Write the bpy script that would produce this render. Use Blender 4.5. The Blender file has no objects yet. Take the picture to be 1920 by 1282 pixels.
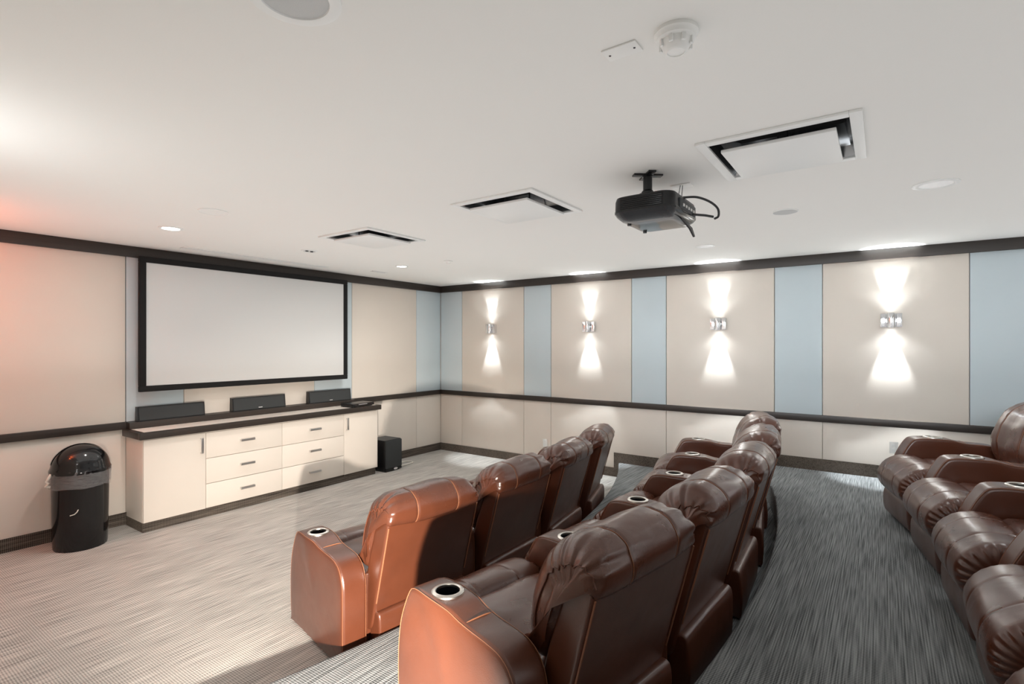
import bpy, bmesh, math, random
from mathutils import Vector, Matrix, noise

random.seed(7)
S = bpy.context.scene
COL = S.collection
PI = math.pi

# ------------------------------------------------------------------ camera
YAW = math.radians(54.8)
cam_d = bpy.data.cameras.new('camera')
cam = bpy.data.objects.new('camera', cam_d)
COL.objects.link(cam)
cam.location = (0, 0, 1.74)
cam.rotation_euler = (PI / 2, 0, -YAW)
cam_d.sensor_width = 36.0
cam_d.lens = 987.0 / 1920.0 * 36.0
cam_d.shift_y = 4.0 / 1920.0
cam_d.clip_start = 0.05
S.camera = cam

# ------------------------------------------------------------------ world, exposure, large lights
w = bpy.data.worlds.new('world')
S.world = w
w.use_nodes = True
w.node_tree.nodes['Background'].inputs[0].default_value = (0.9, 0.95, 1.0, 1)
w.node_tree.nodes['Background'].inputs[1].default_value = 0.3
S.view_settings.view_transform = 'Standard'
S.view_settings.look = 'None'
S.view_settings.gamma = 1.0
S.view_settings.use_curve_mapping = False
S.view_settings.exposure = 0.25


def light(name, kind, loc, energy, color=(1, 1, 1), aim=None, parent=None, **kw):
    d = bpy.data.lights.new(name, kind)
    d.energy = energy
    d.color = color
    for k, v in kw.items():
        setattr(d, k, v)
    o = bpy.data.objects.new(name, d)
    COL.objects.link(o)
    o.location = loc
    if aim is not None:
        o.rotation_euler = (Vector(aim) - Vector(loc)).to_track_quat('-Z', 'Y').to_euler()
    if parent:
        o.parent = parent
    return o


# added soft fills without fittings: over the open floor and on to the sconce wall
light('front_fill', 'AREA', (2.9, 4.2, 2.62), 21, (1.0, 0.975, 0.945), aim=(2.9, 4.2, 0), shape='RECTANGLE', size=4.6, size_y=2.4)
light('sconce_wall_fill', 'AREA', (0.6, 1.0, 2.1), 10, (0.91, 0.96, 1.0), aim=(6.44, 1.0, 1.55), shape='RECTANGLE', size=5.0, size_y=0.5, spread=math.radians(38))
# added fill behind the camera, stands in for general room light
light('rear_fill', 'AREA', (2.8, -2.9, 1.9), 14, (0.95, 0.98, 1.0), aim=(3.0, 2.5, 2.0), shape='RECTANGLE', size=5.0, size_y=1.0)
# added upward fill floating in mid-room to brighten the ceiling, no real lamp
light('ceiling_up_fill', 'AREA', (3.1, 1.6, 1.42), 60, (0.985, 0.99, 1.0), aim=(3.1, 1.6, 3.0), shape='RECTANGLE', size=5.6, size_y=8.0)

# ------------------------------------------------------------------ materials
def nt(name):
    m = bpy.data.materials.new(name)
    m.use_nodes = True
    t = m.node_tree
    return m, t, t.nodes['Principled BSDF']


def srgb(r, g, b):
    f = lambda c: (c / 255 / 12.92) if c / 255 <= 0.04045 else ((c / 255 + 0.055) / 1.055) ** 2.4
    return (f(r), f(g), f(b), 1)


def plain(name, col, rough=0.5, metal=0.0, bump=0.0, bscale=200.0, var=0.0, vscale=6.0, emit=None, estr=0.0, spec=0.5):
    m, t, b = nt(name)
    b.inputs['Base Color'].default_value = col
    b.inputs['Roughness'].default_value = rough
    b.inputs['Metallic'].default_value = metal
    b.inputs['Specular IOR Level'].default_value = spec
    if emit:
        b.inputs['Emission Color'].default_value = emit
        b.inputs['Emission Strength'].default_value = estr
    if bump or var:
        tc = t.nodes.new('ShaderNodeTexCoord')
    if bump:
        n = t.nodes.new('ShaderNodeTexNoise')
        n.inputs['Scale'].default_value = bscale
        n.inputs['Detail'].default_value = 2
        t.links.new(tc.outputs['Object'], n.inputs['Vector'])
        bp = t.nodes.new('ShaderNodeBump')
        bp.inputs['Strength'].default_value = bump
        bp.inputs['Distance'].default_value = 0.002
        t.links.new(n.outputs['Fac'], bp.inputs['Height'])
        t.links.new(bp.outputs['Normal'], b.inputs['Normal'])
    if var:
        n = t.nodes.new('ShaderNodeTexNoise')
        n.inputs['Scale'].default_value = vscale
        n.inputs['Detail'].default_value = 4
        t.links.new(tc.outputs['Object'], n.inputs['Vector'])
        mx = t.nodes.new('ShaderNodeMix')
        mx.data_type = 'RGBA'
        mx.inputs[6].default_value = [c * (1 - var) for c in col[:3]] + [1]
        mx.inputs[7].default_value = [min(1, c * (1 + var)) for c in col[:3]] + [1]
        t.links.new(n.outputs['Fac'], mx.inputs[0])
        t.links.new(mx.outputs[2], b.inputs['Base Color'])
    return m


def math_node(t, op, a, b=None, clamp=False):
    n = t.nodes.new('ShaderNodeMath')
    n.operation = op
    n.use_clamp = clamp
    for i, v in enumerate((a, b)):
        if v is None:
            continue
        if isinstance(v, (int, float)):
            n.inputs[i].default_value = v
        else:
            t.links.new(v, n.inputs[i])
    return n.outputs[0]


def carpet(name, dark, lite):
    """ribbed loop carpet: long pale streaks along X, fine ribs across them"""
    m, t, b = nt(name)
    b.inputs['Roughness'].default_value = 0.95
    b.inputs['Specular IOR Level'].default_value = 0.1
    tc = t.nodes.new('ShaderNodeTexCoord')

    def stretched(sx, sy, sz, scale, detail):
        mp = t.nodes.new('ShaderNodeMapping')
        mp.inputs['Scale'].default_value = (sx, sy, sz)
        t.links.new(tc.outputs['Object'], mp.inputs['Vector'])
        n = t.nodes.new('ShaderNodeTexNoise')
        n.inputs['Scale'].default_value = scale
        n.inputs['Detail'].default_value = detail
        t.links.new(mp.outputs[0], n.inputs['Vector'])
        return n.outputs['Fac']
    streak = stretched(3.2, 150, 150, 1.0, 2)
    blotch = stretched(1.0, 3.0, 3.0, 1.6, 2)
    sep = t.nodes.new('ShaderNodeSeparateXYZ')
    t.links.new(tc.outputs['Object'], sep.inputs[0])
    wob = math_node(t, 'MULTIPLY', stretched(30, 60, 60, 1.0, 1), 1.5)
    rib = math_node(t, 'SINE', math_node(t, 'ADD', math_node(t, 'MULTIPLY', sep.outputs['X'], 2 * PI / 0.0125), wob))
    row = math_node(t, 'SINE', math_node(t, 'ADD', math_node(t, 'MULTIPLY', sep.outputs['Y'], 2 * PI / 0.011),
                                         math_node(t, 'MULTIPLY', sep.outputs['Z'], 2 * PI / 0.011)))
    v = math_node(t, 'MULTIPLY', math_node(t, 'SUBTRACT', streak, 0.5), 2.1)
    v = math_node(t, 'ADD', v, math_node(t, 'MULTIPLY', rib, 0.26))
    v = math_node(t, 'ADD', v, math_node(t, 'MULTIPLY', row, 0.13))
    v = math_node(t, 'ADD', v, math_node(t, 'MULTIPLY', math_node(t, 'SUBTRACT', blotch, 0.5), 0.5))
    v = math_node(t, 'ADD', v, 0.5, clamp=True)
    mx = t.nodes.new('ShaderNodeMix')
    mx.data_type = 'RGBA'
    mx.inputs[6].default_value = dark
    mx.inputs[7].default_value = lite
    t.links.new(v, mx.inputs[0])
    t.links.new(mx.outputs[2], b.inputs['Base Color'])
    bp = t.nodes.new('ShaderNodeBump')
    bp.inputs['Strength'].default_value = 0.5
    bp.inputs['Distance'].default_value = 0.004
    t.links.new(v, bp.inputs['Height'])
    t.links.new(bp.outputs['Normal'], b.inputs['Normal'])
    return m


def leather(name, col, rough=0.36, wr=0.5):
    m, t, b = nt(name)
    b.inputs['Specular IOR Level'].default_value = 0.65
    b.inputs['Coat Weight'].default_value = 0.35
    b.inputs['Coat Roughness'].default_value = 0.22
    tc = t.nodes.new('ShaderNodeTexCoord')
    oi = t.nodes.new('ShaderNodeObjectInfo')
    vm = t.nodes.new('ShaderNodeVectorMath')
    vm.operation = 'ADD'
    cmb = t.nodes.new('ShaderNodeCombineXYZ')
    r10 = math_node(t, 'MULTIPLY', oi.outputs['Random'], 13.0)
    for i in range(3):
        t.links.new(r10, cmb.inputs[i])
    t.links.new(tc.outputs['Object'], vm.inputs[0])
    t.links.new(cmb.outputs[0], vm.inputs[1])

    def ns(scale, detail, dist=0.0):
        n = t.nodes.new('ShaderNodeTexNoise')
        n.inputs['Scale'].default_value = scale
        n.inputs['Detail'].default_value = detail
        n.inputs['Distortion'].default_value = dist
        t.links.new(vm.outputs[0], n.inputs['Vector'])
        return n.outputs['Fac']
    v1 = ns(5, 4)
    mx = t.nodes.new('ShaderNodeMix')
    mx.data_type = 'RGBA'
    mx.inputs[6].default_value = [c * 0.72 for c in col[:3]] + [1]
    mx.inputs[7].default_value = [c * 1.28 for c in col[:3]] + [1]
    t.links.new(v1, mx.inputs[0])
    t.links.new(mx.outputs[2], b.inputs['Base Color'])
    rr = math_node(t, 'ADD', math_node(t, 'MULTIPLY', ns(9, 3), 0.16), rough - 0.08)
    t.links.new(rr, b.inputs['Roughness'])
    vo = t.nodes.new('ShaderNodeTexVoronoi')
    vo.inputs['Scale'].default_value = 330
    t.links.new(vm.outputs[0], vo.inputs['Vector'])
    wrk = ns(8, 1.5, 0.6)
    h = math_node(t, 'ADD', math_node(t, 'MULTIPLY', wrk, 7.0 * wr), math_node(t, 'MULTIPLY', vo.outputs['Distance'], 0.25))
    bp = t.nodes.new('ShaderNodeBump')
    bp.inputs['Strength'].default_value = 0.55
    bp.inputs['Distance'].default_value = 0.002
    t.links.new(h, bp.inputs['Height'])
    t.links.new(bp.outputs['Normal'], b.inputs['Normal'])
    return m


def wood(name, c0, c1, scale=(1.2, 40, 40), rough=0.42):
    m, t, b = nt(name)
    b.inputs['Roughness'].default_value = rough
    tc = t.nodes.new('ShaderNodeTexCoord')
    mp = t.nodes.new('ShaderNodeMapping')
    mp.inputs['Scale'].default_value = scale
    n = t.nodes.new('ShaderNodeTexNoise')
    n.inputs['Scale'].default_value = 2.0
    n.inputs['Detail'].default_value = 5
    t.links.new(tc.outputs['Object'], mp.inputs['Vector'])
    t.links.new(mp.outputs[0], n.inputs['Vector'])
    mx = t.nodes.new('ShaderNodeMix')
    mx.data_type = 'RGBA'
    mx.inputs[6].default_value = c0
    mx.inputs[7].default_value = c1
    t.links.new(n.outputs['Fac'], mx.inputs[0])
    t.links.new(mx.outputs[2], b.inputs['Base Color'])
    return m


M = {}
M['carpet'] = carpet('loop_carpet', srgb(122, 120, 116), srgb(208, 204, 197))
M['carpet_dark'] = carpet('platform_carpet', srgb(80, 83, 84), srgb(168, 171, 171))
M['carpet_base'] = carpet('carpet_base', srgb(38, 34, 32), srgb(116, 107, 98))
M['ceiling'] = plain('ceiling_paint', srgb(236, 235, 231), 0.9, bump=0.08, bscale=120, var=0.012, vscale=1.2)
M['wall'] = plain('wall_paint', srgb(212, 204, 194), 0.9)
M['beige'] = plain('beige_fabric', srgb(220, 212, 202), 0.92, bump=0.25, bscale=420, var=0.025, vscale=3, spec=0.2)
M['blue'] = plain('blue_fabric', srgb(198, 210, 215), 0.9, bump=0.25, bscale=420, var=0.025, vscale=3, spec=0.2)
M['lower'] = plain('wainscot_laminate', srgb(222, 214, 204), 0.6, bump=0.1, bscale=300, var=0.03, vscale=5)
M['wood'] = wood('dark_wood', srgb(28, 24, 21), srgb(58, 49, 43), (1.0, 30, 60))
M['wood_y'] = wood('dark_wood_right', srgb(28, 24, 21), srgb(58, 49, 43), (30, 1.0, 60))
M['leather'] = leather('brown_leather', srgb(86, 47, 31), 0.29)
M['leather_flat'] = leather('brown_leather_panel', srgb(86, 46, 29), 0.34, 0.2)
M['seam'] = plain('leather_piping', srgb(140, 92, 66), 0.35)
M['seam_dark'] = plain('leather_seam', srgb(96, 55, 38), 0.45)
M['black_plastic'] = plain('black_plastic', srgb(14, 14, 16), 0.35, bump=0.1, bscale=250)
M['black_gloss'] = plain('black_gloss', srgb(17, 17, 19), 0.12, bump=0.03, bscale=20)
M['black_fabric'] = plain('grille_cloth', srgb(50, 53, 54), 0.85, bump=0.5, bscale=700)
M['black_velvet'] = plain('black_velvet', srgb(12, 12, 13), 0.9)
M['screen'] = plain('projection_fabric', srgb(206, 207, 206), 0.85)
M['chrome'] = plain('chrome', (0.82, 0.83, 0.85, 1), 0.12, 1.0)
M['steel'] = plain('brushed_steel', (0.62, 0.61, 0.6, 1), 0.32, 1.0)
M['ring'] = plain('cup_ring_metal', (0.8, 0.77, 0.72, 1), 0.28, 1.0)
M['cup'] = plain('cup_liner', srgb(12, 13, 20), 0.4)
M['white_plastic'] = plain('white_plastic', srgb(236, 236, 233), 0.45)
M['white_metal'] = plain('white_enamel', srgb(232, 233, 231), 0.4)
M['grey_grille'] = plain('grey_grille', srgb(196, 197, 196), 0.8, bump=0.3, bscale=500)
M['dark_grey'] = plain('dark_grey', srgb(46, 48, 50), 0.5)
M['silver'] = plain('polished_aluminium', (0.42, 0.43, 0.44, 1), 0.14, 1.0)
M['void'] = plain('dark_interior', srgb(14, 14, 15), 0.8)
M['cab'] = plain('cabinet_laminate', srgb(221, 213, 203), 0.45, bump=0.06, bscale=200, var=0.02, vscale=5)
M['bulb'] = plain('lit_lens', (1, 1, 1, 1), 0.4, emit=(1, 0.97, 0.92, 1), estr=14)
M['bulb_cool'] = plain('lit_lens_cool', (1, 1, 1, 1), 0.4, emit=(0.92, 0.97, 1, 1), estr=18)
M['bulb_dim'] = plain('dim_lens', (0.72, 0.73, 0.74, 1), 0.25, emit=(1, 1, 1, 1), estr=0.12)
M['bulb_orange'] = plain('lit_lens_orange', (1, 0.4, 0.2, 1), 0.4, emit=(1, 0.18, 0.06, 1), estr=16)
M['cord_white'] = plain('white_cord', srgb(228, 224, 214), 0.5)
M['lead'] = plain('logo_silver', (0.85, 0.85, 0.86, 1), 0.3, 0.6)

bag, t, b = nt('clear_bin_liner')
b.inputs['Base Color'].default_value = srgb(170, 170, 172)
b.inputs['Roughness'].default_value = 0.12
b.inputs['Alpha'].default_value = 0.33
tcn = t.nodes.new('ShaderNodeTexCoord')
mpn = t.nodes.new('ShaderNodeMapping')
mpn.inputs['Rotation'].default_value = (0, 0.5, 0)
mpn.inputs['Scale'].default_value = (16, 16, 42)
nzn = t.nodes.new('ShaderNodeTexNoise')
nzn.inputs['Scale'].default_value = 1.0
nzn.inputs['Detail'].default_value = 3
nzn.inputs['Distortion'].default_value = 1.5
bpn = t.nodes.new('ShaderNodeBump')
bpn.inputs['Strength'].default_value = 1.0
bpn.inputs['Distance'].default_value = 0.02
t.links.new(tcn.outputs['Object'], mpn.inputs['Vector'])
t.links.new(mpn.outputs[0], nzn.inputs['Vector'])
t.links.new(nzn.outputs['Fac'], bpn.inputs['Height'])
t.links.new(bpn.outputs['Normal'], b.inputs['Normal'])
b.inputs['Specular IOR Level'].default_value = 1.0
M['bag'] = bag

# ------------------------------------------------------------------ mesh helpers
class MB:
    def __init__(s):
        s.v = []
        s.f = []

    def add(s, verts, faces):
        o = len(s.v)
        s.v += [tuple(p) for p in verts]
        s.f += [tuple(i + o for i in q) for q in faces]
        return s

    def box(s, a, b, bevel=0.0, mat=None):
        bm = bmesh.new()
        bmesh.ops.create_cube(bm, size=1)
        for v in bm.verts:
            v.co = Vector([a[i] + (b[i] - a[i]) * (v.co[i] + 0.5) for i in range(3)])
        if bevel > 0:
            bmesh.ops.bevel(bm, geom=bm.edges[:], offset=bevel, segments=2, profile=0.6, affect='EDGES')
        if mat is not None:
            bm.transform(mat)
        bm.verts.index_update()
        s.add([v.co for v in bm.verts], [[v.index for v in f.verts] for f in bm.faces])
        bm.free()
        return s

    def lathe(s, prof, seg=32, c=(0, 0, 0), mat=None, cap0=False, cap1=False):
        vs = []
        for r, z in prof:
            for k in range(seg):
                a = 2 * PI * k / seg
                vs.append(Vector((r * math.cos(a), r * math.sin(a), z)))
        fs = []
        n = len(prof)
        for i in range(n - 1):
            for k in range(seg):
                k2 = (k + 1) % seg
                fs.append((i * seg + k, i * seg + k2, (i + 1) * seg + k2, (i + 1) * seg + k))
        if cap0:
            fs.append(tuple(reversed(range(seg))))
        if cap1:
            fs.append(tuple(range((n - 1) * seg, n * seg)))
        if mat is not None:
            vs = [mat @ v for v in vs]
        s.add([v + Vector(c) for v in vs], fs)
        return s

    def tube(s, pts, r, seg=8, closed=False):
        pts = [Vector(p) for p in pts]
        n = len(pts)
        vs = []
        up = Vector((0.13, 0.21, 0.97)).normalized()
        for i in range(n):
            a = pts[(i - 1) % n] if (closed or i > 0) else pts[0]
            b = pts[(i + 1) % n] if (closed or i < n - 1) else pts[-1]
            d = (b - a).normalized()
            if abs(d.dot(up)) > 0.95:
                up = Vector((0.9, 0.3, 0.1)).normalized()
            x = d.cross(up).normalized()
            y = d.cross(x).normalized()
            up = -y if False else up
            for k in range(seg):
                t_ = 2 * PI * k / seg
                vs.append(pts[i] + (x * math.cos(t_) + y * math.sin(t_)) * r)
        fs = []
        for i in range(n if closed else n - 1):
            j = (i + 1) % n
            for k in range(seg):
                k2 = (k + 1) % seg
                fs.append((i * seg + k, i * seg + k2, j * seg + k2, j * seg + k))
        if not closed:
            fs.append(tuple(range(seg)))
            fs.append(tuple(reversed(range((n - 1) * seg, n * seg))))
        s.add(vs, fs)
        return s

    def prism(s, poly, axis, lo, hi):
        """poly in the two other axes, extruded along axis"""
        n = len(poly)
        vs = []
        for h in (lo, hi):
            for p in poly:
                q = [0, 0, 0]
                oth = [i for i in range(3) if i != axis]
                q[oth[0]], q[oth[1]], q[axis] = p[0], p[1], h
                vs.append(q)
        fs = [tuple(range(n)), tuple(reversed(range(n, 2 * n)))]
        for i in range(n):
            j = (i + 1) % n
            fs.append((i, j, n + j, n + i))
        s.add(vs, fs)
        return s

    def mesh(s, name, mat, smooth=True, ang=35):
        me = bpy.data.meshes.new(name)
        me.from_pydata(s.v, [], s.f)
        bm = bmesh.new()
        bm.from_mesh(me)
        bmesh.ops.recalc_face_normals(bm, faces=bm.faces)
        bm.to_mesh(me)
        bm.free()
        if mat is not None:
            me.materials.append(mat)
        if smooth:
            me.polygons.foreach_set('use_smooth', [True] * len(me.polygons))
            me.set_sharp_from_angle(angle=math.radians(ang))
        return me

    def build(s, name, mat, parent=None, loc=None, rz=0.0, smooth=True, ang=35):
        o = bpy.data.objects.new(name, s.mesh(name, mat, smooth, ang))
        COL.objects.link(o)
        if parent:
            o.parent = parent
        if loc is not None:
            o.location = loc
        o.rotation_euler = (0, 0, rz)
        return o


def empty(name, loc, rz=0.0):
    o = bpy.data.objects.new(name, None)
    COL.objects.link(o)
    o.empty_display_size = 0.1
    o.location = loc
    o.rotation_euler = (0, 0, rz)
    return o


def tag(o, label, cat, group=None):
    o['label'] = label
    o['category'] = cat
    if group:
        o['group'] = group
    return o


def struct(o, label=None, cat=None):
    o['kind'] = 'structure'
    if label:
        o['label'] = label
    if cat:
        o['category'] = cat
    return o


def copy_tree(o, parent=None):
    c = o.copy()
    COL.objects.link(c)
    c.parent = parent
    for ch in list(o.children):
        copy_tree(ch, c)
    return c


def catmull(ctrl, n, closed=True):
    pts = [Vector((p[0], p[1])) for p in ctrl]
    m = len(pts)
    dense = []
    segs = m if closed else m - 1
    for i in range(segs):
        if closed:
            p0, p1, p2, p3 = pts[(i - 1) % m], pts[i], pts[(i + 1) % m], pts[(i + 2) % m]
        else:
            p0, p1, p2, p3 = pts[max(i - 1, 0)], pts[i], pts[i + 1], pts[min(i + 2, m - 1)]
        for k in range(12):
            t_ = k / 12
            dense.append(0.5 * ((2 * p1) + (-p0 + p2) * t_ + (2 * p0 - 5 * p1 + 4 * p2 - p3) * t_ ** 2 + (-p0 + 3 * p1 - 3 * p2 + p3) * t_ ** 3))
    if not closed:
        dense.append(pts[-1])
    # resample evenly
    L = [0.0]
    q = dense + ([dense[0]] if closed else [])
    for i in range(1, len(q)):
        L.append(L[-1] + (q[i] - q[i - 1]).length)
    out = []
    j = 0
    cnt = n if closed else n - 1
    for k in range(n):
        d = L[-1] * k / cnt
        while j < len(L) - 2 and L[j + 1] < d:
            j += 1
        f_ = (d - L[j]) / max(1e-9, L[j + 1] - L[j])
        out.append(q[j].lerp(q[j + 1], f_))
    return out


def cushion(prof, hw, er, ns=56, nx=24, bulge=0.0, gather=0.0, gfreq=16, grange=None, seams=(), groove=0.005,
            namp=0.0, nscale=5.0, seed=0, capout=0.0, taper=None, erf=None, creases=None):
    """closed (y,z) profile swept along x with rounded ends, gathers, seam grooves and soft wrinkles"""
    P = catmull(prof, ns)
    area = sum(P[i].x * P[(i + 1) % ns].y - P[(i + 1) % ns].x * P[i].y for i in range(ns))
    sg = 1 if area > 0 else -1
    N = []
    for i in range(ns):
        d = (P[(i + 1) % ns] - P[i - 1]).normalized()
        N.append(Vector((d.y, -d.x)) * sg)
    xs = set()
    for k in range(nx + 1):
        xs.add(round(-hw + 2 * hw * k / nx, 4))
    for e in (0, 0.06, 0.16, 0.32, 0.55, 0.8, 1.0):
        for sgn in (-1, 1):
            xs.add(round(sgn * (hw - er * e), 4))
    for q in seams:
        for dx in (-0.012, -0.005, 0, 0.005, 0.012):
            xs.add(round(q + dx, 4))
    xs = sorted(xs)
    cen = Vector((sum(p.x for p in P) / ns, sum(p.y for p in P) / ns))
    mb = MB()
    rings = []
    off = Vector((seed * 3.7, seed * 1.3, seed * 2.1))
    for x in xs:
        e = hw - abs(x)
        out = bulge * (1 - (x / hw) ** 2)
        for sx in seams:
            out -= groove * math.exp(-((x - sx) / 0.007) ** 2)
        gw = math.exp(-max(0.0, e - er * 0.3) / 0.012) if gather else 0.0
        ring = []
        for i in range(ns):
            s_ = i / ns
            r_ = er * (erf(s_) if erf else 1.0)
            ins = 0.0
            if e < r_:
                q = (r_ - e) / r_
                ins = r_ * (1 - math.sqrt(max(0.0, 1 - q * q)))
            d = out - ins
            if creases:
                for (ck, cw, ca, cl) in creases[0 if x < 0 else 1]:
                    fall = math.exp(-max(0.0, e - 0.01) / cl)
                    drift = ck + 0.25 * e * (ck - 0.2)
                    d += ca * fall * (0.75 * math.exp(-((s_ - drift - 1.7 * cw) / cw) ** 2) - math.exp(-((s_ - drift) / cw) ** 2))
            if gather:
                g = 1.0
                if grange:
                    a, b_ = grange
                    g = max(0.0, min(1.0, (s_ - a) / 0.04, (b_ - s_) / 0.04))
                d += gather * g * gw * math.sin(2 * PI * gfreq * s_ + 2.2 * math.sin(9 * s_ + seed + (1 if x > 0 else 0)))
            p = P[i] + N[i] * d
            v = Vector((x, p.x, p.y))
            if namp:
                a = noise.noise(v * nscale + off)
                b2 = noise.noise(Vector((v.x * nscale * 0.8, v.y * nscale * 2.3, v.z * nscale * 2.3)) + off * 1.7)
                k = namp * (a + 0.6 * b2)
                p = p + N[i] * k
                v = Vector((x, p.x, p.y))
            if taper:
                v = taper(v)
            ring.append(v)
        rings.append(ring)
    vs = [v for r in rings for v in r]
    fs = []
    for a in range(len(rings) - 1):
        for i in range(ns):
            j = (i + 1) % ns
            fs.append((a * ns + i, a * ns + j, (a + 1) * ns + j, (a + 1) * ns + i))
    # end caps: two shrinking rings and a centre
    for side, ri in ((-1, 0), (1, len(rings) - 1)):
        base = ri * ns
        prev = list(range(base, base + ns))
        c3 = sum((vs[i] for i in prev), Vector()) / ns
        sm = [vs[i].copy() for i in prev]
        if creases or gather:
            for it in range(14):
                sm = [(sm[i - 1] + 2 * sm[i] + sm[(i + 1) % ns]) / 4 for i in range(ns)]
        for sc in (0.88, 0.68, 0.4):
            st = len(vs)
            for i in range(ns):
                q = c3.lerp(sm[i], sc)
                q.x += side * capout * (1 - sc ** 2)
                vs.append(q)
            for i in range(ns):
                j = (i + 1) % ns
                fs.append((prev[i], prev[j], st + j, st + i))
            prev = list(range(st, st + ns))
        ci = len(vs)
        c4 = c3.copy()
        c4.x += side * capout
        vs.append(c4)
        for i in range(ns):
            fs.append((prev[i], prev[(i + 1) % ns], ci))
    mb.add(vs, fs)
    mb.profile = [(P[i], N[i]) for i in range(ns)]
    mb.rings = rings
    mb.xs = xs
    return mb


# ------------------------------------------------------------------ room
CZ = 2.69           # ceiling
XR, YF = 6.44, 5.99  # faces of the right wall and the screen wall
XL, XREC, YREC, YB = 0.10, -1.0, 1.30, -3.2
AC = Vector((3.1, 10.15))   # centre of the curved rows


def arcY(x, R):
    return AC.y - math.sqrt(R * R - (x - AC.x) ** 2)


fl = MB().box((XREC - 0.1, YB - 0.1, -0.1), (XR + 0.1, YF + 0.1, 0.0)).build('floor', M['carpet'])
struct(fl, 'pale grey ribbed carpet of the open floor before the screen', 'floor')


def platform(name, R, top, label):
    n = 40
    poly = []
    for k in range(n + 1):
        x = XREC + (XR - 0.012 - XREC) * k / n
        poly.append((x, arcY(x, R)))
    # round the nosing by two extra rings
    vs, fs = [], []
    levels = [(0.0, 0.0), (top - 0.03, 0.0), (top - 0.012, 0.003), (top - 0.003, 0.010), (top, 0.024)]
    for z, ins in levels:
        for (x, y) in poly:
            vs.append((x, y - ins, z))
    m = n + 1
    for a in range(len(levels) - 1):
        for k in range(n):
            fs.append((a * m + k, a * m + k + 1, (a + 1) * m + k + 1, (a + 1) * m + k))
    top0 = (len(levels) - 1) * m
    st = len(vs)
    for (x, y) in poly:
        vs.append((x, YB, top))
    for k in range(n):
        fs.append((top0 + k, top0 + k + 1, st + k + 1, st + k))
    o = MB().add(vs, fs).build(name, M['carpet_dark'], ang=60)
    struct(o, label, 'floor')
    return o


P1, P2 = 0.19, 0.40
platform('floor_platform', 8.04, P1, 'curved lower seating platform carpeted in ribbed grey, under the middle row')
platform('floor_platform', 9.58, P2, 'curved upper seating platform with the dark grey carpeted aisle behind the middle row')

# ceiling with three openings for the air cassettes
VENTS = [(3.14, 3.745), (3.01, 2.075), (2.87, 0.40)]
VH = 0.295
xs = sorted({XREC - 0.1, XR + 0.1} | {v[0] + s for v in VENTS for s in (-VH, VH)})
ys = sorted({YB - 0.1, YF + 0.1} | {v[1] + s for v in VENTS for s in (-VH, VH)})
mb = MB()
vs = [(x, y, CZ) for y in ys for x in xs]
fs = []
for j in range(len(ys) - 1):
    for i in range(len(xs) - 1):
        cx_, cy_ = (xs[i] + xs[i + 1]) / 2, (ys[j] + ys[j + 1]) / 2
        if any(abs(cx_ - v[0]) < VH and abs(cy_ - v[1]) < VH for v in VENTS):
            continue
        fs.append((j * len(xs) + i, (j + 1) * len(xs) + i, (j + 1) * len(xs) + i + 1, j * len(xs) + i + 1))
mb.add(vs, fs)
ce = mb.build('ceiling', M['ceiling'], smooth=False)
struct(ce, 'smooth white painted ceiling over the whole room', 'ceiling')

wall_f = MB().box((XL - 0.2, YF + 0.03, -0.1), (XR + 0.25, YF + 0.2, CZ)).build('wall_front', M['wall'])
struct(wall_f, 'panelled wall behind the projection screen', 'wall')
wall_r = MB().box((XR + 0.03, YB - 0.1, -0.1), (XR + 0.2, YF + 0.2, CZ)).build('wall_right', M['wall'])
struct(wall_r, 'panelled side wall carrying the chrome sconces', 'wall')
wall_l = MB().prism([(XL - 0.15, YF + 0.1), (XL, YF + 0.1), (XL, YREC), (XREC, YREC), (XREC, YB), (XREC - 0.15, YB), (XREC - 0.15, YREC + 0.15), (XL - 0.15, YREC + 0.15)], 2, -0.1, CZ).build('wall_left', M['beige'], smooth=False)
struct(wall_l, 'plain beige side wall left of the camera', 'wall')
wall_b = MB().box((XREC - 0.15, YB - 0.15, -0.1), (XR + 0.2, YB, CZ)).build('wall_back', M['beige'])
struct(wall_b, 'plain beige rear wall behind the last row', 'wall')

RAIL0, RAIL1 = 0.92, 0.99
CR0 = 2.585


def panel_r(y0, y1, z0, z1, mat, bev):
    g = 0.0025
    MB().box((XR, min(y0, y1) + g, z0), (XR + 0.032, max(y0, y1) - g, z1), bev).build('panel', mat, wall_r)


def panel_f(x0, x1, z0, z1, mat, bev):
    g = 0.0025
    MB().box((x0 + g, YF, z0), (x1 - g, YF + 0.032, z1), bev).build('panel', mat, wall_f)


UP = [(5.99, 5.528, 'blue'), (5.528, 4.331, 'beige'), (4.331, 3.865, 'blue'), (3.865, 2.656, 'beige'), (2.656, 2.202, 'blue'),
      (2.202, 0.986, 'beige'), (0.986, 0.526, 'blue'), (0.526, -0.654, 'beige'), (-0.654, -1.115, 'blue'), (-1.115, -2.30, 'beige'), (-2.30, -3.2, 'blue')]
for a, b_, c in UP:
    panel_r(a, b_, RAIL1 - 0.02, CR0 + 0.02, M[c], 0.010)
for a, b_ in ((5.99, 5.528), (5.528, 4.331), (4.331, 3.865), (3.865, 2.202), (2.202, 0.526), (0.526, -1.115), (-1.115, -3.2)):
    panel_r(a, b_, 0.0, RAIL0 + 0.01, M['lower'], 0.003)
for a, b_, c in ((XL, 0.26, 'beige'), (0.26, 0.78, 'blue'), (0.78, 2.009, 'beige'), (2.009, 2.527, 'blue'), (2.527, 4.078, 'beige'), (4.078, 4.662, 'blue'), (4.662, 5.891, 'beige'), (5.891, 6.44, 'blue')):
    panel_f(a, b_, RAIL1 - 0.02, CR0 + 0.02, M[c], 0.010)
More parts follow.
